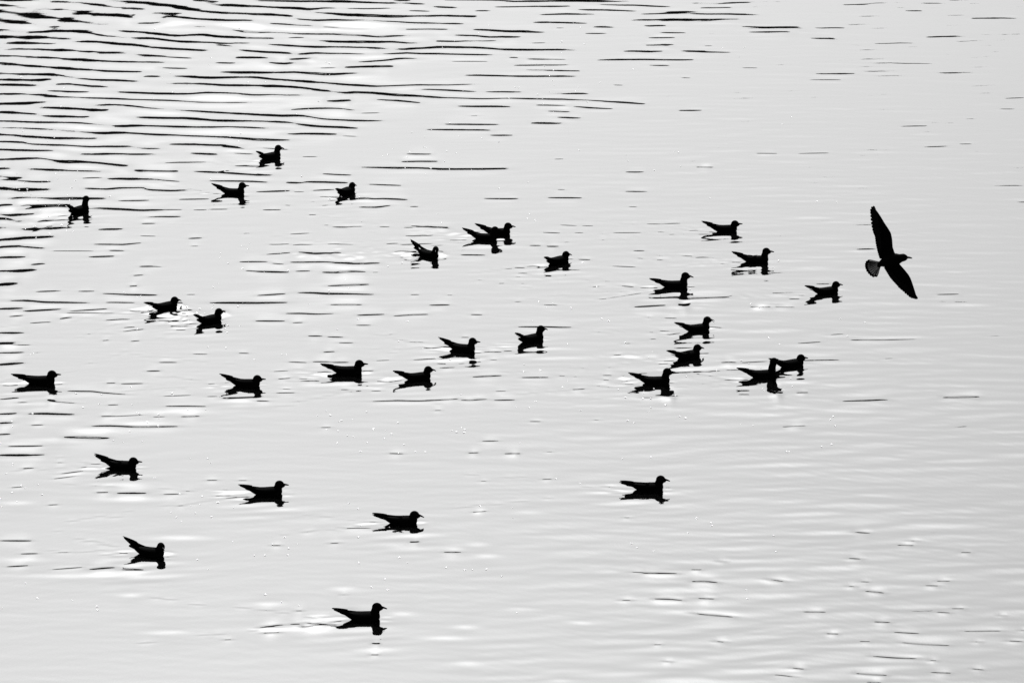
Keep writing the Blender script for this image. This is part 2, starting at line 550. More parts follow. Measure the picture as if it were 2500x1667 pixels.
# tail: coverts and a fan of ten pale feathers with black ends
tips = [(378, 882), (355, 898), (345, 925), (345, 955), (352, 985), (365, 1018), (388, 1050), (415, 1078), (448, 1098), (488, 1096)]
v, f = loft([[P(u, vv) + Vector((0, r * math.cos(a), .5 * r * math.sin(a))) for a in np.linspace(0, 2 * math.pi, 11)[:-1]]
             for u, vv, r in ((575, 915, .020), (545, 928, .019), (515, 940, .012))])
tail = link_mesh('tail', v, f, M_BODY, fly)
for k, tip in enumerate(tips):
    q = k / (len(tips) - 1)
    rt = (560 - 6 * abs(q - .5), 895 + 62 * q)
    a, b = P(*rt, -.004 - .001 * (k % 2)), P(*tip, .004 - .001 * (k % 2))
    d = b - a
    side = Vector((0, 0, 1)).cross(d).normalized()
    rows, mats = [], []
    for s, wd in ((0, .25), (.3, .55), (.6, .85), (.82, 1.0), (.83, 1.0), (.94, .85), (1.0, .35)):
        p = a + d * s
        hw = .0105 * wd + (.0012 if s > .5 else 0)
        rows.append([p - side * hw, p - Vector((0, 0, .0006)), p + side * hw, p + Vector((0, 0, .0006))])
    v, f = loft(rows)
    o = link_mesh('tail_feather', v, f, [M_TAIL, M_FEATHER], tail)
    for pi, pol in enumerate(o.data.polygons):
        if pi >= 16 and pi != 24:
            pol.material_index = 1
    o.data.update()

# ------------------------------------------------------------------ ripples: dark-reflecting wave faces read from the picture
# tile ; thickness : polyline / polyline ...   (tile pixels)
RIPPLES = {
'A': '''14:0,5 340,12/16:-20,45 240,72/24:370,10 720,28 870,42 1100,70 1340,95/22:920,0 1200,15 1400,38 1550,52 1700,80 1880,105 2070,125 2350,135/16:1760,3 2010,10
18:1890,38 2100,48 2350,62/14:500,88 680,95 830,100/22:640,130 800,130 980,135 1220,147/10:1110,165 1225,170/16:1370,130 1440,130 1670,132/20:1525,168 1640,172 1800,183 2100,200 2330,200
22:-20,105 150,125 420,162 670,172/22:550,195 720,205 900,225 1080,230/14:1230,212 1490,214/14:1550,250 1720,245 1950,253 2100,265 2350,287/28:-20,180 170,212 350,238 600,255
22:-20,278 250,290 650,290 850,315 1000,335 1100,340 1400,357 1650,382 1990,398/20:800,275 1000,275 1300,292 1500,310 1650,322 1870,320 2000,335 2460,352/28:-20,340 400,345 640,358/22:100,395 500,408/12:1960,425 2160,432
24:110,455 700,465 800,475/22:820,485 1150,495 1300,512 1580,525/8:1580,533 1760,540/24:650,380 900,392 1200,412 1350,432 1650,455 1850,468/24:30,515 500,535 700,548 950,567 1350,580 1660,580/12:1980,577 2190,580
18:2160,528 2510,540/26:-20,580 300,608 750,640 1000,655 1330,667/12:1465,628 1720,630/12:1300,703 1450,705/28:-20,675 450,685 620,710 900,735 1220,748/22:-20,732 450,740/36:-20,780 350,795/16:500,775 640,775 850,798 1050,803/14:450,830 620,845 800,852
18:1020,843 1400,858 1700,870 1900,862 2350,882 2810,885/26:-20,865 350,870 600,893/12:620,898 900,903 1150,915 1400,925 1850,937 2395,946/28:-20,955 250,950 450,940/22:350,985 700,1000 950,1025/26:-20,1030 350,1050/18:370,1065 820,1080
18:980,965 1200,978 1400,1000 1850,1022 2150,1033 2350,1052 2800,1065 3000,1095 3350,1110/20:1180,1073 1400,1077 1700,1080 1950,1105 2350,1115 2570,1126 2740,1136/22:-20,1112 600,1130 900,1148 1500,1162 1900,1175 2200,1172 2540,1187
18:100,1175 500,1190 800,1212 1100,1218 1400,1240 1760,1248/24:-20,1235 280,1255 500,1270 860,1275/18:1790,1255 2100,1262 2350,1283 2660,1290/16:-20,1300 200,1310 300,1328 900,1350/18:900,1338 1200,1348 1460,1368/18:1550,1325 1800,1328 2200,1345/10:2070,1362 2280,1372
20:-20,1375 500,1390 750,1412 1000,1415 1390,1420/16:1740,1412 2000,1422/8:2110,1412 2330,1416/16:-20,1465 350,1455 530,1470/24:530,1482 700,1492 1000,1510 1160,1525/8:1480,1493 1920,1492/8:2130,1520 2370,1524/16:-20,1545 100,1550/20:290,1550 500,1560 980,1580/16:1220,1560 1600,1574
20:1990,655 2350,660 2750,660 2910,670 2990,682 3170,676 3330,674/24:1650,698 1850,712 2350,716 2700,740 3000,765 3250,777 3460,792/22:1610,768 1900,780 2060,790 2350,794 2700,808 2850,828 3100,848 3450,860 3800,880 4100,902/8:4100,903 4400,908 4700,905''',
'B': '''18:0,5 600,12 950,20 1290,35/12:1250,0 1430,5/10:1690,0 2280,4/12:1370,37 1570,40/20:-20,62 350,78 480,85 650,75/10:650,75 1000,80 1250,78/16:1620,62 1840,72/10:1400,98 1590,104/8:2010,100 2150,101/8:2190,65 2450,66
22:470,120 700,127 800,137 1000,150 1250,155 1450,150/16:1450,150 1700,148 2010,155/18:0,140 340,150/20:290,175 550,192 900,203/14:900,205 1500,215 1870,222/18:0,217 350,240 640,252/8:640,252 1000,262/12:1350,270 1770,272
16:0,290 250,300 500,312 700,308 1000,317 1120,330 1480,322/12:-60,350 110,350/8:300,345 450,347/20:510,368 750,382 1250,385 1500,390/16:1660,370 1850,378 2220,385/18:1970,268 2200,278 2350,287 2600,298/18:1800,320 2000,327 2130,340 2390,347
20:-40,400 300,415 550,432 1000,445 1250,455 1450,448 1620,432 2100,442 2250,458 2700,462/18:-140,462 300,490 750,498/14:750,500 1050,503 1250,497 1700,503 2120,510/14:300,540 540,542/18:100,577 280,583 460,585
16:890,567 1150,555 1300,548 1510,550/20:820,615 1250,615/6:570,615 730,618/5:1790,570 2130,570/22:640,932 870,932/16:1090,925 1300,935 1500,950/14:1500,820 1750,828 2000,842/10:2100,845 2460,848/12:1180,780 1440,778 1980,776/12:1920,695 2200,695 2350,697
16:290,1000 600,995 880,1013/6:940,1040 1140,1038/14:1850,978 2330,980/5:1950,1065 2070,1063/20:400,1152 650,1165 930,1180/18:240,1232 450,1232 750,1240/14:1720,1138 2190,1144/14:1570,1190 1850,1195 2150,1200/12:2150,1247 2350,1246
5:800,1253 930,1255/8:20,1362 290,1375/12:1380,1413 1620,1415/16:1340,1483 1670,1482/16:1030,1538 1450,1545 1700,1555 2335,1552/5:430,1440 570,1441''',
'C': '''18:-20,20 350,10 700,12 1070,14/10:1670,33 2150,26/14:770,48 1100,52 1420,63/14:-20,68 350,62 580,60/14:1740,70 2000,70/14:550,90 850,97 1130,106/14:270,138 500,133 780,135/18:1190,133 1420,120 1600,115 1800,128 2000,132 2200,135
18:1130,187 1600,188 2130,184/16:200,208 400,210 680,216/14:750,248 910,249/14:1230,243 1450,245/18:2090,250 2660,257/6:400,262 490,262/10:680,310 860,312/12:1320,300 1580,304/10:1250,348 1480,349/14:1230,414 1470,415/6:170,397 310,394/6:1720,420 1840,421
20:1030,474 1390,473/16:1580,472 1950,481/16:840,553 1150,550 1640,552/10:-20,532 60,534/12:140,544 340,545/5:340,545 500,548/12:30,602 520,596/16:100,642 620,655/18:-20,702 570,704/8:1230,605 1430,607/5:940,783 1030,786/5:1550,716 1640,717/14:310,860 690,862
14:-20,906 400,914 780,922/14:800,930 1000,942 1210,956/12:230,968 510,972/12:560,980 900,1000/12:340,1023 520,1026/14:410,1080 610,1085/18:180,1130 480,1134/12:1550,1014 1720,1014/8:1710,1533 1820,1534/5:2100,625 2260,625/5:370,1463 480,1460/8:2260,1411 2400,1411''',
'q2': '''7:1100,150 1290,152/7:1370,176 1480,177/3:1530,22 1700,15/4:1810,52 1880,51/4:1660,202 1840,199/5:1870,173 2190,161/6:2110,85 2300,85/4:1400,130 1530,130/5:1390,340 1580,338/3:1360,368 1510,368/3:1790,294 1930,293/4:860,767 910,767/4:1800,582 1910,580/3:2240,502 2350,502
3:2270,452 2350,450/3:1300,707 1450,702/3:1140,706 1220,706/3:2050,661 2110,661/5:1585,1148 1690,1146/4:1190,1345 1310,1343/5:1950,1352 2050,1350/3:1110,1409 1180,1409/3:1210,1409 1290,1409/5:1580,1562 1860,1555/4:1450,1538 1530,1533/3:2170,1543 2270,1540''',
'D': '''26:-20,160 200,175 450,172/14:1320,0 1600,8/18:1810,8 2100,20 2350,38 2480,40/14:-20,50 200,60/18:0,85 200,88/14:200,92 450,98/8:770,70 920,66/20:960,75 1100,72 1300,80 1530,88/8:1530,92 1660,100/14:1930,95 2350,102 2445,107/12:750,158 920,163
16:930,172 1100,162 1320,160 1370,178 1580,185 1700,180/18:0,257 350,250 750,255 940,258/10:1070,275 1370,273/10:1640,264 1940,262/14:160,325 250,313 630,315/14:190,348 480,340 650,343/18:840,342 1100,352 1300,365 1500,360/6:1540,355 1680,358/6:1770,360 1890,362/6:1940,355 2080,355
16:-20,320 130,312/18:-20,400 330,397/22:-20,440 150,460 290,452/12:340,458 490,450/12:1310,430 1500,423 1650,422/8:1300,486 1430,486/24:-20,525 250,532 560,527/14:910,537 1120,537/24:-20,635 250,618 480,608/5:1280,597 1420,602/12:870,675 1130,677 1290,663/20:-20,705 180,698 400,716
6:460,737 900,737/10:1000,730 1140,736/12:840,790 1060,786/18:-20,798 230,795/20:-20,918 320,913/10:290,855 400,855/10:1730,622 1850,618/5:1740,692 1830,692/10:2210,836 2470,834/12:1280,878 1410,878/4:1410,880 1500,884/10:1220,960 1320,957/10:1190,1057 1260,1057
24:-20,1043 160,1040/10:340,1108 560,1103/8:710,1106 860,1106/14:950,1127 1150,1135 1420,1142/6:1720,1136 1800,1136/14:-20,1190 250,1190 400,1205 810,1212/10:980,1208 1240,1213/20:1890,1210 2350,1213 2610,1210/16:-20,1267 230,1262/12:180,1290 580,1270/10:550,1292 970,1268/6:560,1305 1050,1308
8:90,1338 210,1330/8:560,1352 660,1346/6:280,1398 440,1388/8:970,1372 1170,1360/8:1140,1440 1240,1432/8:1170,1470 1310,1455/16:-20,1487 200,1488/8:2260,917 2350,922/8:940,1558 1000,1556/8:1200,1565 1280,1560''',
'E': '''14:610,28 870,42/14:270,108 420,114/16:460,102 840,112/10:1030,125 1330,135/12:0,195 320,184/5:330,195 440,193/10:530,184 720,178/12:920,255 1060,250/14:1060,262 1150,255 1380,268/10:2100,256 2390,258/14:960,335 1100,337 1240,322/8:1410,331 1490,331/8:70,360 220,360
10:690,515 850,518/5:860,512 970,511/5:620,500 680,500/6:1130,514 1220,514/12:1430,510 1780,518/6:1350,520 1450,526/6:310,582 490,573/8:1370,600 1640,592/8:130,847 260,858/10:80,770 330,752/16:410,752 600,760 760,758/12:330,840 600,840 830,835/14:710,855 1130,848/14:0,925 290,932
10:370,922 500,920/16:610,930 850,938/14:780,920 1010,928/5:1070,933 1120,931/7:1200,670 1280,668/8:1310,680 1660,668/5:1560,692 1730,683/14:660,1053 1020,1043/18:410,1120 530,1122 650,1130 1070,1135/12:0,1140 260,1130/10:680,1230 960,1230/12:1600,1233 1770,1230/7:1420,1138 1500,1137/5:1750,1142 1810,1142
12:280,1310 420,1310 560,1317 720,1310/12:930,1325 1180,1317/10:1270,1332 1450,1320 1570,1318/9:1980,1320 2080,1321/12:0,1378 270,1380/9:330,1395 430,1392/9:920,1417 1060,1418/11:490,1516 610,1517/10:660,1524 810,1528/5:1210,1502 1260,1499/7:1890,1530 1960,1530/5:2030,1003 2080,1005/6:120,680 290,672/6:330,682 540,675/6:640,670 900,678/10:1890,775 2120,777''',
'F': '''11:1050,13 1210,12/11:1030,190 1240,190/12:330,248 430,248 630,249/8:400,174 500,174/5:1060,332 1160,332/6:430,498 590,505/6:640,506 740,506/6:1240,488 1380,489/6:1400,488 1530,484/7:270,567 430,573/5:570,570 660,570/6:820,580 860,578/5:920,570 1200,567/6:1320,563 1410,563/11:150,687 270,687/12:320,693 420,693
10:1110,737 1240,736/8:610,814 720,818/9:1310,820 1420,820/7:1140,804 1230,810/7:910,876 1140,884/7:50,942 170,942/5:75,1036 120,1037/5:110,1070 160,1070/7:730,1067 820,1058/8:980,1053 1120,1065/5:790,1180 860,1178/5:820,1178 1050,1145 1280,1105/8:270,1230 430,1234/14:1290,1175 1500,1165 1700,1170 1940,1162
16:1130,1248 1390,1238/20:1540,1242 1630,1242/6:1680,1247 1780,1243/5:1980,1147 2040,1146/5:2130,1160 2200,1158/7:2220,1252 2320,1252/5:1230,1347 1280,1347/7:1400,1352 1500,1352/14:70,1433 300,1433 530,1437/8:1820,1435 1930,1442''',
'G': '''16:-20,10 150,8/7:0,30 270,30/14:-20,103 200,98/20:-20,210 200,197/7:1760,113 1900,115/9:2200,104 2290,108/10:1460,190 1630,191/12:1340,270 1470,268/9:980,380 1070,379/10:1110,386 1310,384/12:640,452 850,455 950,470 1170,485/10:0,530 160,518/7:150,558 260,558/16:440,530 500,550/9:510,550 720,566
9:990,580 1090,580/11:1530,594 1720,593 1880,596/6:1490,500 1750,492/7:1900,505 2000,503/14:2110,520 2300,515/18:-20,665 140,660/18:270,660 420,660 670,670/9:940,684 1060,684/4:1060,684 1340,670/7:1410,688 1510,685/11:1670,685 1820,682/18:-20,748 115,745/8:290,766 390,765/16:860,775 1000,772 1400,778 1610,778
14:-20,850 90,848/22:590,880 780,878 990,884/11:80,958 380,953/20:-20,1042 370,1040/5:510,1108 580,1110/8:190,1160 310,1158/8:550,1212 740,1190/4:490,1258 730,1228/9:1900,1270 2000,1270/7:2190,1272 2270,1273/10:890,1383 980,1383/16:1085,1390 1340,1390/9:1510,1400 1660,1398/8:440,1497 530,1495/6:100,1338 200,1332''',
'H': '''9:750,11 890,11/12:620,97 715,92/9:290,185 460,192/10:530,183 660,184/12:710,190 850,190/6:1100,175 1230,170/5:1230,105 1280,103/6:1500,48 1650,66/9:1430,168 1640,157/9:1690,240 1810,237/14:2020,322 2240,313/6:160,273 300,266/5:210,337 320,332/7:400,338 490,338/9:400,363 560,362/7:990,268 1080,266
9:190,470 360,468/9:770,438 870,437/8:1060,452 1160,451/5:240,432 320,436/12:1070,548 1300,541 1500,545 1700,535 1850,523/11:1910,542 2110,527/12:2180,537 2375,534/10:0,542 120,546/7:1640,631 1700,629/8:600,786 690,785/10:2080,913 2230,910/11:1230,1025 1360,1029/10:1960,1020 2035,1018/11:2290,1027 2400,1027
7:2060,1279 2120,1278/6:2010,1565 2100,1556/5:2200,455 2310,453/6:2180,55 2290,54/9:2120,96 2250,94/8:2280,85 2350,83/6:2150,166 2210,166''',
'I': '''6:1660,75 1750,75/7:1870,73 2010,74/9:2070,408 2280,393/8:950,452 1090,448/10:1360,578 1470,577/13:1580,582 1800,571 2100,562 2365,560/9:900,675 1180,660/7:1180,665 1310,662/8:370,515 450,518/8:270,700 350,700/6:280,747 330,747/9:0,832 120,823/6:310,628 340,628/9:610,906 770,905/10:740,888 950,892/20:835,893 925,893
7:530,864 580,861/6:650,848 700,848/6:1545,877 1600,880/8:1960,1170 2110,1160/5:170,1109 250,1110/10:2060,862 2140,859/22:1810,850 1900,862''',
'q4': '''7:1500,274 1740,268/7:1980,256 2145,251/4:1265,388 1335,384/3:1700,79 1765,75/4:80,366 130,366/4:140,632 180,630/3:155,506 190,505/5:0,513 30,514/6:45,165 165,165''',
'J': '''4:50,31 100,32/7:1370,112 1465,117/5:1680,163 1750,164/5:1645,188 1710,191/5:1990,231 2050,232/7:585,280 640,284/7:1340,266 1425,269/4:100,343 150,345/8:170,350 250,353 370,354/5:450,333 500,333/9:445,399 520,399 600,406/9:865,383 990,398/5:1410,397 1465,398/6:1335,422 1390,424/5:1790,419 1860,421/5:1855,392 1925,392
8:1455,451 1560,462/6:35,505 105,505/8:225,497 320,499 390,506/7:485,493 565,497/8:440,574 560,587 690,599/7:1083,568 1195,573/5:1940,552 2005,553/5:1860,576 1930,580/5:2205,592 2245,593/7:1505,631 1595,635/7:1610,689 1745,697/6:1225,696 1285,699/6:2005,682 2225,680/5:2320,677 2370,678/7:575,740 645,744/4:235,760 270,760
7:1650,747 1780,757 1915,764/5:2060,743 2105,744/6:2255,738 2360,742/8:1475,824 1600,833 1730,837/5:1810,848 1850,850/5:285,855 325,859/7:1015,893 1090,900/8:1390,922 1560,935/6:1825,917 1920,922/5:2055,896 2120,904/5:930,931 1040,944/7:1460,976 1530,981/4:1428,742 1460,744''',
'q3': '''8:420,1044 525,1037/6:0,913 140,914/5:35,1032 120,1027/4:240,1046 380,1036/5:1250,935 1290,935/6:1510,925 1560,923/5:1890,921 1920,918/6:2040,965 2115,966/4:1030,1368 1065,1367/6:1215,1337 1280,1333/4:1570,1160 1590,1160/4:1590,855 1700,856/4:1420,1308 1500,1302/5:100,974 170,973/6:1715,1386 1735,1386/4:1712,1436 1728,1436
4:2180,782 2225,777/6:565,1048 655,1050/5:1360,1235 1390,1235/7:1225,1303 1300,1301/7:1335,1297 1382,1297/8:1395,1310 1540,1300/7:1415,1289 1510,1292/6:1190,1312 1260,1310/3:1010,680 1100,682/3:990,708 1060,704''',
}
TILES = {'A': (tA, 3.76), 'B': (tB, 3.76), 'C': (tC, 3.76), 'D': (tD, 3.76), 'E': (tE, 3.76), 'F': (tF, 3.76), 'G': (tG, 3.76), 'H': (tH, 3.76), 'I': (tI, 3.76),
         'q2': (q2, 1.88), 'q3': (q3, 1.8816), 'q4': (q4, 1.8816), 'J': (tJ, 2.352)}
streaks = []               # (points on the water plane, thickness in source pixels)
for key, txt in RIPPLES.items():
    tf_, s_ = TILES[key]
    for item in txt.replace('\n', '/').split('/'):
        item = item.strip()
        if not item:
            continue
        t_, pts = item.split(':')
        pts = [tuple(float(q) for q in p.split(',')) for p in pts.split()]
        src = [tuple(tf_(*p)) for p in pts]
        t_ = float(t_)
        if key == 'A':                                    # the densest rows would run together
            t_ = min(t_, 19.0) * 1.10 if src[0][0] < 130 else min(t_, 22.0) * 1.26
        elif key == 'J':
            t_ *= 1.05
        elif key in ('B', 'D', 'E'):
            t_ *= 1.15
        streaks.append((src, t_ / s_))

# soft bright swells that lean towards the viewer (centre x, y, width, height, lean in degrees), source pixels
BRIGHT = []
for (qx, qy, w) in ((155, 15, 150), (130, 128, 150), (1100, 120, 290), (1650, 118, 260), (1000, 452, 290), (810, 520, 290), (420, 585, 300), (630, 675, 140), (380, 770, 220), 
                    (1350, 140, 200), (520, 540, 200), (300, 700, 160), (820, 120, 160)):
    BRIGHT.append((qx / 1.88, qy / 1.88, w / 1.88, 8, (5.8 if qy < 130 else 4.6) if qx > 200 else 3.6))
for (qx, qy, w) in ((780, 320, 280), (630, 376, 120), (430, 410, 140), (260, 450, 160), (600, 660, 160), (580, 722, 240), (100, 1000, 150), (430, 1075, 520), (770, 1335, 160), (1330, 1322, 260), (1840, 940, 100), (2200, 932, 80),
                    (2230, 982, 90), (1580, 1132, 90), (2060, 1360, 170), (1730, 1415, 150), (1850, 1248, 90), (1230, 1205, 110), (830, 900, 180), (2140, 1310, 90), (2150, 1475, 90), (80, 740, 120), (600, 1165, 80)):
    BRIGHT.append((qx / 1.8816, 834 + qy / 1.8816, w / 1.8816 * 1.25, 5, 4.9))
for (qx, qy, w) in ((730, 1200, 120), (690, 1078, 110), (1000, 1250, 130), (1290, 1507, 110), (1920, 1472, 70), (220, 1556, 80), (80, 785, 110), (440, 1055, 110), (310, 1288, 90), (40, 1230, 110), (880, 1115, 90), (720, 1450, 90), (1180, 1085, 70), (1460, 1330, 80)):
    BRIGHT.append((1250 + qx / 1.8816, 834 + qy / 1.8816, w / 1.8816 * 1.25, 4.5, 3.9))

# ------------------------------------------------------------------ water: one sheet, fine where the ripples are, reaching past the bank and the horizon
def graded(lo, hi, n_out, far, first):
    """outward coordinates growing geometrically from a fine edge"""
    g = (far / first) ** (1.0 / n_out)
    out, p, d = [], 0.0, first
    while p < far:
        p += d; d *= 1.35
        out.append(p)
    return np.array(out)
x_in = np.arange(-7.4, 7.4001, 0.024)
gx = graded(0, 0, 20, 1500, 0.03)
xs = np.concatenate([-7.4 - gx[::-1], x_in, 7.4 + gx])
y_in = [23.2]
while y_in[-1] < 48.5:
    y_in.append(y_in[-1] + 0.0060 + (y_in[-1] - 24) * 0.00060)
y_in = np.array(y_in)
gyf = graded(0, 0, 20, 160, 0.03)
gyn = graded(0, 0, 20, 400, 0.03)
ys = np.concatenate([y_in[0] - gyn[::-1], y_in, y_in[-1] + gyf])
NX, NY = len(xs), len(ys)
Hh = np.zeros((NY, NX))
XX, YY = np.meshgrid(xs, ys)
inx = slice(len(gx), len(gx) + len(x_in))
iny = slice(len(gyn), len(gyn) + len(y_in))
TH = np.arctan2(CAM_H, ys)

def Fg(u):        # integral of exp(-u^2/2)
    return 1.2533141 * np.tanh(0.7978846 * (u + 0.044715 * u ** 3))

def smooth_noise(nx, ny, seed):
    r = np.random.default_rng(seed)
    g = r.normal(0, 1, (ny + 3, nx + 3))
    def sample(fx_, fy_):
        fx_ = np.clip(fx_, 0, nx - 1e-6); fy_ = np.clip(fy_, 0, ny - 1e-6)
        ix, iy = fx_.astype(int), fy_.astype(int)
        tx, ty = fx_ - ix, fy_ - iy
        tx = tx * tx * (3 - 2 * tx); ty = ty * ty * (3 - 2 * ty)
        return (g[iy, ix] * (1 - tx) + g[iy, ix + 1] * tx) * (1 - ty) + (g[iy + 1, ix] * (1 - tx) + g[iy + 1, ix + 1] * tx) * ty
    return sample

def add_streak(src, t_px, gain=None, taper=6, lobe=4):
    pts = np.array([ground(*p) for p in src])
    mid = src[len(src) // 2]
    spx, th = scale_at(mid[1])
    kx = spx * math.sin(th)                               # pixels per metre of depth
    step = 0.0060 + max(0, ground(*mid)[1] - 24) * 0.00060
    sig = t_px * 1.38 / 1.9 / kx
    g = 1.95 if gain is None else gain
    if sig < 1.25 * step:
        g = max(1.12, g * (0.55 + 0.45 * sig / (1.25 * step)))
        sig = 1.25 * step
    o = np.argsort(pts[:, 0]); pts = pts[o]
    x0, x1 = pts[0, 0], pts[-1, 0]
    L = max(x1 - x0, 0.03); xm = (x0 + x1) / 2
    pad = L * (0.28 if taper > 5 else 0.55) + 0.02
    i0, i1 = np.searchsorted(xs, [x0 - pad, x1 + pad])
    j0, j1 = np.searchsorted(ys, [pts[:, 1].min() - 3.3 * lobe * sig, pts[:, 1].max() + 3.3 * lobe * sig])
    if i1 <= i0 or j1 <= j0:
        return
    X = xs[i0:i1]
    xq = np.linspace(x0 - pad, x1 + pad, 160)             # soften the kinks of the polyline
    yq = np.interp(xq, pts[:, 0], pts[:, 1])
    ker = np.hanning(15); ker /= ker.sum()
    yq = np.convolve(np.pad(yq, 7, mode='edge'), ker, mode='valid')
    Yc = np.interp(X, xq, yq)
    v = (2 * (X - xm) / L)
    win = np.exp(-0.47 * np.abs(v) ** taper)
    wob = np.interp(X, np.linspace(x0 - pad, x1 + pad, max(4, int(L / 0.10))), rng.normal(1, 0.10, max(4, int(L / 0.10))))
    sig_x = sig * np.clip(0.78 + 0.30 * (1 - v * v) + 0.6 * (wob - 1), 0.55, 1.35)
    Ym = pts[:, 1].mean()
    el = tree_elev(X * BANK_Y / Ym, Ym)                   # how high the wood stands as seen from each point of the wavelet
    sT = np.tan(np.maximum(R(0.75), (math.atan2(CAM_H, Ym) - el) / 2))
    u = (ys[j0:j1, None] - Yc[None, :]) / sig_x[None, :]
    sl = g * sT / (1 - 1 / lobe)
    # the face leans away from the viewer: height falls with distance
    Hh[j0:j1, i0:i1] += -(sl * sig_x * win * wob)[None, :] * (Fg(u) - Fg(u / lobe))

# neighbouring wavelets lift each other's faces a little: strengthen the crowded ones so that each still leans far enough
geo = []
for src, t in streaks:
    p = np.array([ground(*q) for q in src]); p = p[np.argsort(p[:, 0])]
    spx, th = scale_at(src[len(src) // 2][1])
    geo.append((p, t * 1.38 / 1.9 / (spx * math.sin(th))))
NS = len(geo)
inter = np.zeros((NS, NS))
for i, (p, _) in enumerate(geo):
    xq = np.linspace(p[0, 0], p[-1, 0], 9)[1:-1]
    yq = np.interp(xq, p[:, 0], p[:, 1])
    for j, (q, sg_) in enumerate(geo):
        if j == i or q[-1, 0] < xq[0] or q[0, 0] > xq[-1] or abs(q[:, 1].mean() - yq.mean()) > 2.0:
            continue
        on = (xq > q[0, 0]) & (xq < q[-1, 0])
        d = (yq - np.interp(xq, q[:, 0], q[:, 1])) / sg_
        inter[i, j] = np.mean(on * (np.exp(-d * d / 32) - 4 * np.exp(-d * d / 2)) / 3)
inter = np.clip(inter, 0, None)
gains = np.full(NS, 1.95)
for _ in range(8):
    gains = np.clip(1.95 + inter @ gains, 1.95, 4.6)
for (src, t), g_ in zip(streaks, gains):
    add_streak(src, t, gain=g_ * (0.95 if src[0][1] > 1290 else 1.0), taper=6 if math.dist(src[0], src[-1]) > 60 else 3, lobe=4)

def add_lean(px, py, w, h, deg, lobe=5):
    X0, Y0 = ground(px, py)
    spx, th = scale_at(py)
    sx = w / spx / 2.6; sy = h / (spx * math.sin(th)) / 1.3
    i0, i1 = np.searchsorted(xs, [X0 - 3.2 * sx, X0 + 3.2 * sx])
    j0, j1 = np.searchsorted(ys, [Y0 - 3.3 * lobe * sy, Y0 + 3.3 * lobe * sy])
    if i1 <= i0 or j1 <= j0:
        return
    win = np.exp(-0.5 * ((xs[i0:i1] - X0) / sx) ** 2)
    u = (ys[j0:j1] - Y0) / sy
    Hh[j0:j1, i0:i1] += math.tan(R(deg)) * sy * (Fg(u) - Fg(u / lobe))[:, None] * win[None, :]
for b in BRIGHT:
    add_lean(*b)

# background wavelets: long low ripples, livelier on the right
sub = np.s_[iny, inx]
Xs, Ys = XX[sub], YY[sub]
PX = Xs / Ys * 41.0                                       # roughly -5 .. 5 across the frame at any depth
depth01 = np.clip((Ys - 25) / 20, 0, 1)
right = 1 / (1 + np.exp(-(PX - 1.2) * 1.1))
acc = np.zeros_like(Xs)
for k in range(26):
    lam = rng.uniform(0.13, 0.34) if k < 18 else rng.uniform(0.6, 1.6)
    ang = rng.normal(R(5), R(11)) if k < 18 else rng.normal(0, R(14))
    kk = 2 * math.pi / lam
    ph = rng.uniform(0, 6.28)
    nxg = 12 if k >= 18 else 26
    grp = smooth_noise(nxg, 30, 100 + k)
    env = 0.50 + 0.50 * np.clip(grp((Xs + 7.4) / 14.8 * nxg, (Ys - 23.2) / 25.4 * 30), -1.5, 1.2)
    slope = R(0.72) if k < 18 else R(0.25)
    amp = slope / kk * (0.20 + 1.25 * right * (1 - 0.52 * depth01))
    acc += amp * env * np.sin(kk * (Ys * math.cos(ang) - Xs * math.sin(ang)) + ph)
for k in range(10):                                      # close-set rows of wavelets towards the right edge
    lam = rng.uniform(0.17, 0.27)
    ang = rng.normal(R(8), R(6))
    kk = 2 * math.pi / lam
    ph = rng.uniform(0, 6.28)
    grp = smooth_noise(18, 26, 500 + k)
    env = np.clip(0.5 + 0.5 * grp((Xs + 7.4) / 14.8 * 18, (Ys - 23.2) / 25.4 * 26), 0, 1.0)
    acc += R(0.28) / kk * (0.08 + 0.92 * right) * (0.45 + 0.55 * depth01) * env * np.sin(kk * (Ys * math.cos(ang) - Xs * math.sin(ang)) + ph)
for k in range(10):                                      # short fine wavelets
    lam = rng.uniform(0.075, 0.13)
    ang = rng.normal(R(-2), R(16))
    kk = 2 * math.pi / lam
    ph = rng.uniform(0, 6.28)
    grp = smooth_noise(34, 60, 300 + k)
    env = np.clip(0.35 + 0.6 * grp((Xs + 7.4) / 14.8 * 34, (Ys - 23.2) / 25.4 * 60), 0, 1.3)
    acc += R(0.46) / kk * (0.38 + 0.80 * right * (1 - 0.30 * depth01)) * env * np.sin(kk * (Ys * math.cos(ang) - Xs * math.sin(ang)) + ph)
# rings spreading from the birds on the right
for (rx_, ry_, r0_, w_, a0_, lam, sl) in ((1730, 905, 1.5, .50, -55, .17, 1.0), (1650, 880, 2.3, .45, -60, .21, .8), (1880, 700, 1.1, .4, -50, .15, .7)):
    X0, Y0 = ground(rx_, ry_)
    rr = np.hypot(Xs - X0, Ys - Y0)
    aa = np.arctan2(Ys - Y0, Xs - X0) - R(a0_)
    acc += R(sl) * lam / (2 * math.pi) * np.sin(2 * math.pi * rr / lam) * np.exp(-((rr - r0_) / w_) ** 2) * np.exp(-(aa / .75) ** 2)
Hh[sub] += acc

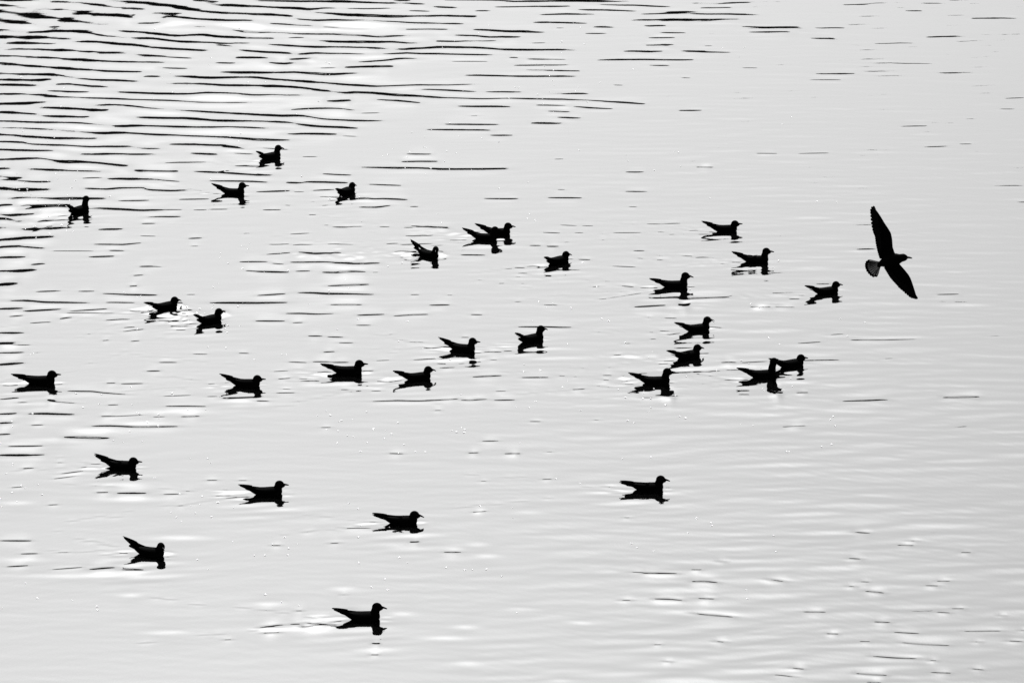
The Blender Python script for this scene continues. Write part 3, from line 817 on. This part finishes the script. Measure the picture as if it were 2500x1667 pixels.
# the birds' own ripples: bow rings, a V-shaped wake and broken water behind the tail
def add_patch(X0, Y0, rx, ry, fn):
    i0, i1 = np.searchsorted(xs, [X0 - 3 * rx, X0 + 3 * rx])
    j0, j1 = np.searchsorted(ys, [Y0 - 3 * ry, Y0 + 3 * ry])
    X = xs[None, i0:i1] - X0; Y = ys[j0:j1, None] - Y0
    w = np.exp(-0.5 * ((X / rx) ** 2 + (Y / ry) ** 2))
    Hh[j0:j1, i0:i1] += w * fn(X, Y)
def unproject_inv(X, Y):
    p = CAM_ROT.transposed() @ Vector((X, Y, -CAM_H))
    return CX + F_PX * p.x / -p.z, CY - F_PX * p.y / -p.z
STRONG_WAKE = {5: 1.6, 6: 1.8, 12: 1.5, 13: 1.7, 8: 1.3, 10: 1.2, 22: 1.4, 23: 1.3, 26: 1.2, 27: 1.2, 30: 1.2, 16: 1.4, 17: 1.1, 21: 1.1}
for i, (X0, Y0, yaw, size) in enumerate(WORLD_BIRDS):
    cy_, sy_ = math.cos(yaw), math.sin(yaw)
    p1, p2, p3 = rng.uniform(0, 6.28, 3)
    rough = rng.uniform(1.1, 2.2)
    # gentle waves on the near side break the mirror image
    def chop(X, Y, a=p1, b=p2, c=p3, rough=rough):
        h = 0
        for lam, dg, ph, sl in ((0.42, 4, a, 1.1), (0.27, -7, b, 1.0 * rough), (0.14, 10, c, 1.3 * rough)):
            k = 2 * math.pi / lam
            h = h + R(sl) / k * np.sin(k * (Y * math.cos(R(dg)) - X * math.sin(R(dg))) + ph)
        return h
    add_patch(X0 - .03 * cy_, Y0 - 0.30, 0.22, 0.24, chop)
    # broken water behind the tail
    bx_, by_ = X0 - .17 * size * cy_, Y0 - .17 * size * sy_
    def froth(X, Y, a=p2, b=p3):
        h = 0
        for lam, dg, ph, sl in ((0.085, 12, a, 4.5), (0.11, -16, b, 4.5), (0.16, 25, a + b, 3.0)):
            k = 2 * math.pi / lam
            h = h + R(sl) / k * np.sin(k * (Y * math.cos(R(dg)) - X * math.sin(R(dg))) + ph)
        return h
    g = STRONG_WAKE.get(i, 0.8)
    add_patch(bx_ - .06, by_ - 0.03, 0.085 * g, 0.055 * g, froth)
    add_patch(X0 + .135 * size * cy_, Y0 + .135 * size * sy_, 0.03, 0.05, froth)
    # V of short wavelets
    for arm in (1, -1):
        n = int(7 + 6 * g)
        for q in range(n):
            s = 0.20 + 0.085 * g * q + rng.uniform(-.02, .02)
            if rng.random() < 0.42:
                continue
            lx, ly = -s * math.cos(R(17)), arm * (s - .12) * math.sin(R(17))
            wx, wy = X0 + lx * cy_ - ly * sy_, Y0 + lx * sy_ + ly * cy_
            ln = rng.uniform(.03, .10)
            wy += rng.normal(0, .022)
            tilt = -arm * .18
            a_, b_ = unproject_inv(wx - ln / 2, wy - tilt * ln / 2), unproject_inv(wx + ln / 2, wy + tilt * ln / 2)
            fade = 1.35 - 0.5 * q / n
            add_streak([a_, b_], rng.uniform(1.0, 2.1), gain=fade * rng.uniform(.8, 1.25), taper=4)

# sparkling wakes: water leaning hard towards the viewer
def glitter(px, py, w, h, deg, n):
    for _ in range(n):
        x = px + rng.normal(0, w / 2.2); y = py + rng.normal(0, h / 2.2)
        add_lean(x, y, rng.uniform(8, 26), rng.uniform(1.6, 3.2), deg * rng.uniform(.6, 1.25), 2.6)
for (gx_, gy_, w, h, deg, n) in ((435, 776, 90, 14, 10, 60), (372, 752, 60, 6, 9, 18), (443, 752, 12, 8, 11, 8), (545, 770, 20, 10, 10, 14), (1000, 626, 36, 7, 11, 16), (1073, 625, 10, 5, 11, 6),
                                 (860, 622, 160, 14, 7, 30), (1150, 575, 80, 8, 8, 16), (1550, 870, 70, 6, 7, 14), (1650, 880, 90, 8, 6, 12), (1835, 915, 50, 8, 8, 12), (860, 1495, 40, 8, 8, 10), (266, 1142, 40, 5, 10, 9),
                                 (560, 1200, 60, 8, 6, 12), (800, 920, 60, 8, 7, 12), (960, 925, 40, 6, 8, 8), (1540, 925, 40, 5, 9, 8), (1100, 855, 40, 6, 7, 8), (70, 932, 30, 4, 9, 6), (1740, 560, 40, 6, 7, 9), (405, 1351, 12, 5, 11, 5), (640, 395, 30, 8, 8, 8)):
    glitter(gx_, gy_, w, h, deg * 0.95, int(n * 1.4))

# build the sheet
co = np.stack([XX, YY, Hh], -1).reshape(-1, 3).astype(np.float32)
me = bpy.data.meshes.new('water')
me.vertices.add(NX * NY)
me.vertices.foreach_set('co', co.ravel())
idx = np.arange(NX * NY, dtype=np.int32).reshape(NY, NX)
quads = np.stack([idx[:-1, :-1], idx[:-1, 1:], idx[1:, 1:], idx[1:, :-1]], -1).reshape(-1, 4)
nq = len(quads)
me.loops.add(nq * 4)
me.loops.foreach_set('vertex_index', quads.ravel())
me.polygons.add(nq)
me.polygons.foreach_set('loop_start', np.arange(0, nq * 4, 4, dtype=np.int32))
me.polygons.foreach_set('loop_total', np.full(nq, 4, dtype=np.int32))
me.polygons.foreach_set('use_smooth', np.ones(nq, dtype=bool))
me.update(calc_edges=True)
M_WATER = material('silver_water', 0.002, 0.02, 0.5, ior=2.0)
nt = M_WATER.node_tree                                    # the finest capillary grain, too small for the mesh
tc = nt.nodes.new('ShaderNodeTexCoord'); mp = nt.nodes.new('ShaderNodeMapping'); nz = nt.nodes.new('ShaderNodeTexNoise'); bp = nt.nodes.new('ShaderNodeBump')
mp.inputs['Scale'].default_value = (1.0, 0.55, 1.0)
nz.inputs['Scale'].default_value = 55.0; nz.inputs['Detail'].default_value = 3.0
bp.inputs['Strength'].default_value = 1.0; bp.inputs['Distance'].default_value = 0.0003
nt.links.new(tc.outputs['Object'], mp.inputs['Vector']); nt.links.new(mp.outputs[0], nz.inputs['Vector'])
nt.links.new(nz.outputs['Fac'], bp.inputs['Height']); nt.links.new(bp.outputs[0], nt.nodes['Principled BSDF'].inputs['Normal'])
me.materials.append(M_WATER)
water = bpy.data.objects.new('water', me)
C.objects.link(water)
water['kind'] = 'structure'

# ------------------------------------------------------------------ tiny white bubbles and specks of foam, also standing in for sun glints
def water_z(x, y):
    i = min(max(int(np.searchsorted(xs, x)), 0), NX - 1); j = min(max(int(np.searchsorted(ys, y)), 0), NY - 1)
    return Hh[j, i]
fparts = []
def fleck(px, py, r):
    x, y = ground(px, py)
    fparts.append(ellipsoid((x, y, water_z(x, y) + r * .25), (r * rng.uniform(.9, 1.5), r * rng.uniform(.9, 1.4), r * .8), lo=True))
for _ in range(150):                                     # loosely clustered, thinning to the right
    cx_, cy2 = rng.uniform(0, 1) ** 1.35 * 2100, rng.uniform(60, 1500)
    for _ in range(rng.integers(1, 4)):
        fleck(cx_ + rng.normal(0, 28), cy2 + rng.normal(0, 14), rng.uniform(.0035, .0075))
for cx_, cy2, n in ((1320, 210, 14), (1050, 380, 22), (1560, 990, 14), (520, 780, 14), (160, 470, 14), (350, 1000, 12), (860, 1040, 16), (90, 540, 12)):
    for _ in range(n):
        fleck(cx_ + rng.normal(0, 60), cy2 + rng.normal(0, 30), rng.uniform(.004, .008))
v, f = merge(fparts)
foam = link_mesh('foam_glint_flecks', v, f, M_FOAM_GLINT)
foam['kind'] = 'stuff'
foam['label'] = 'tiny white bubbles, foam specks and stand-in sun glints scattered on the water'
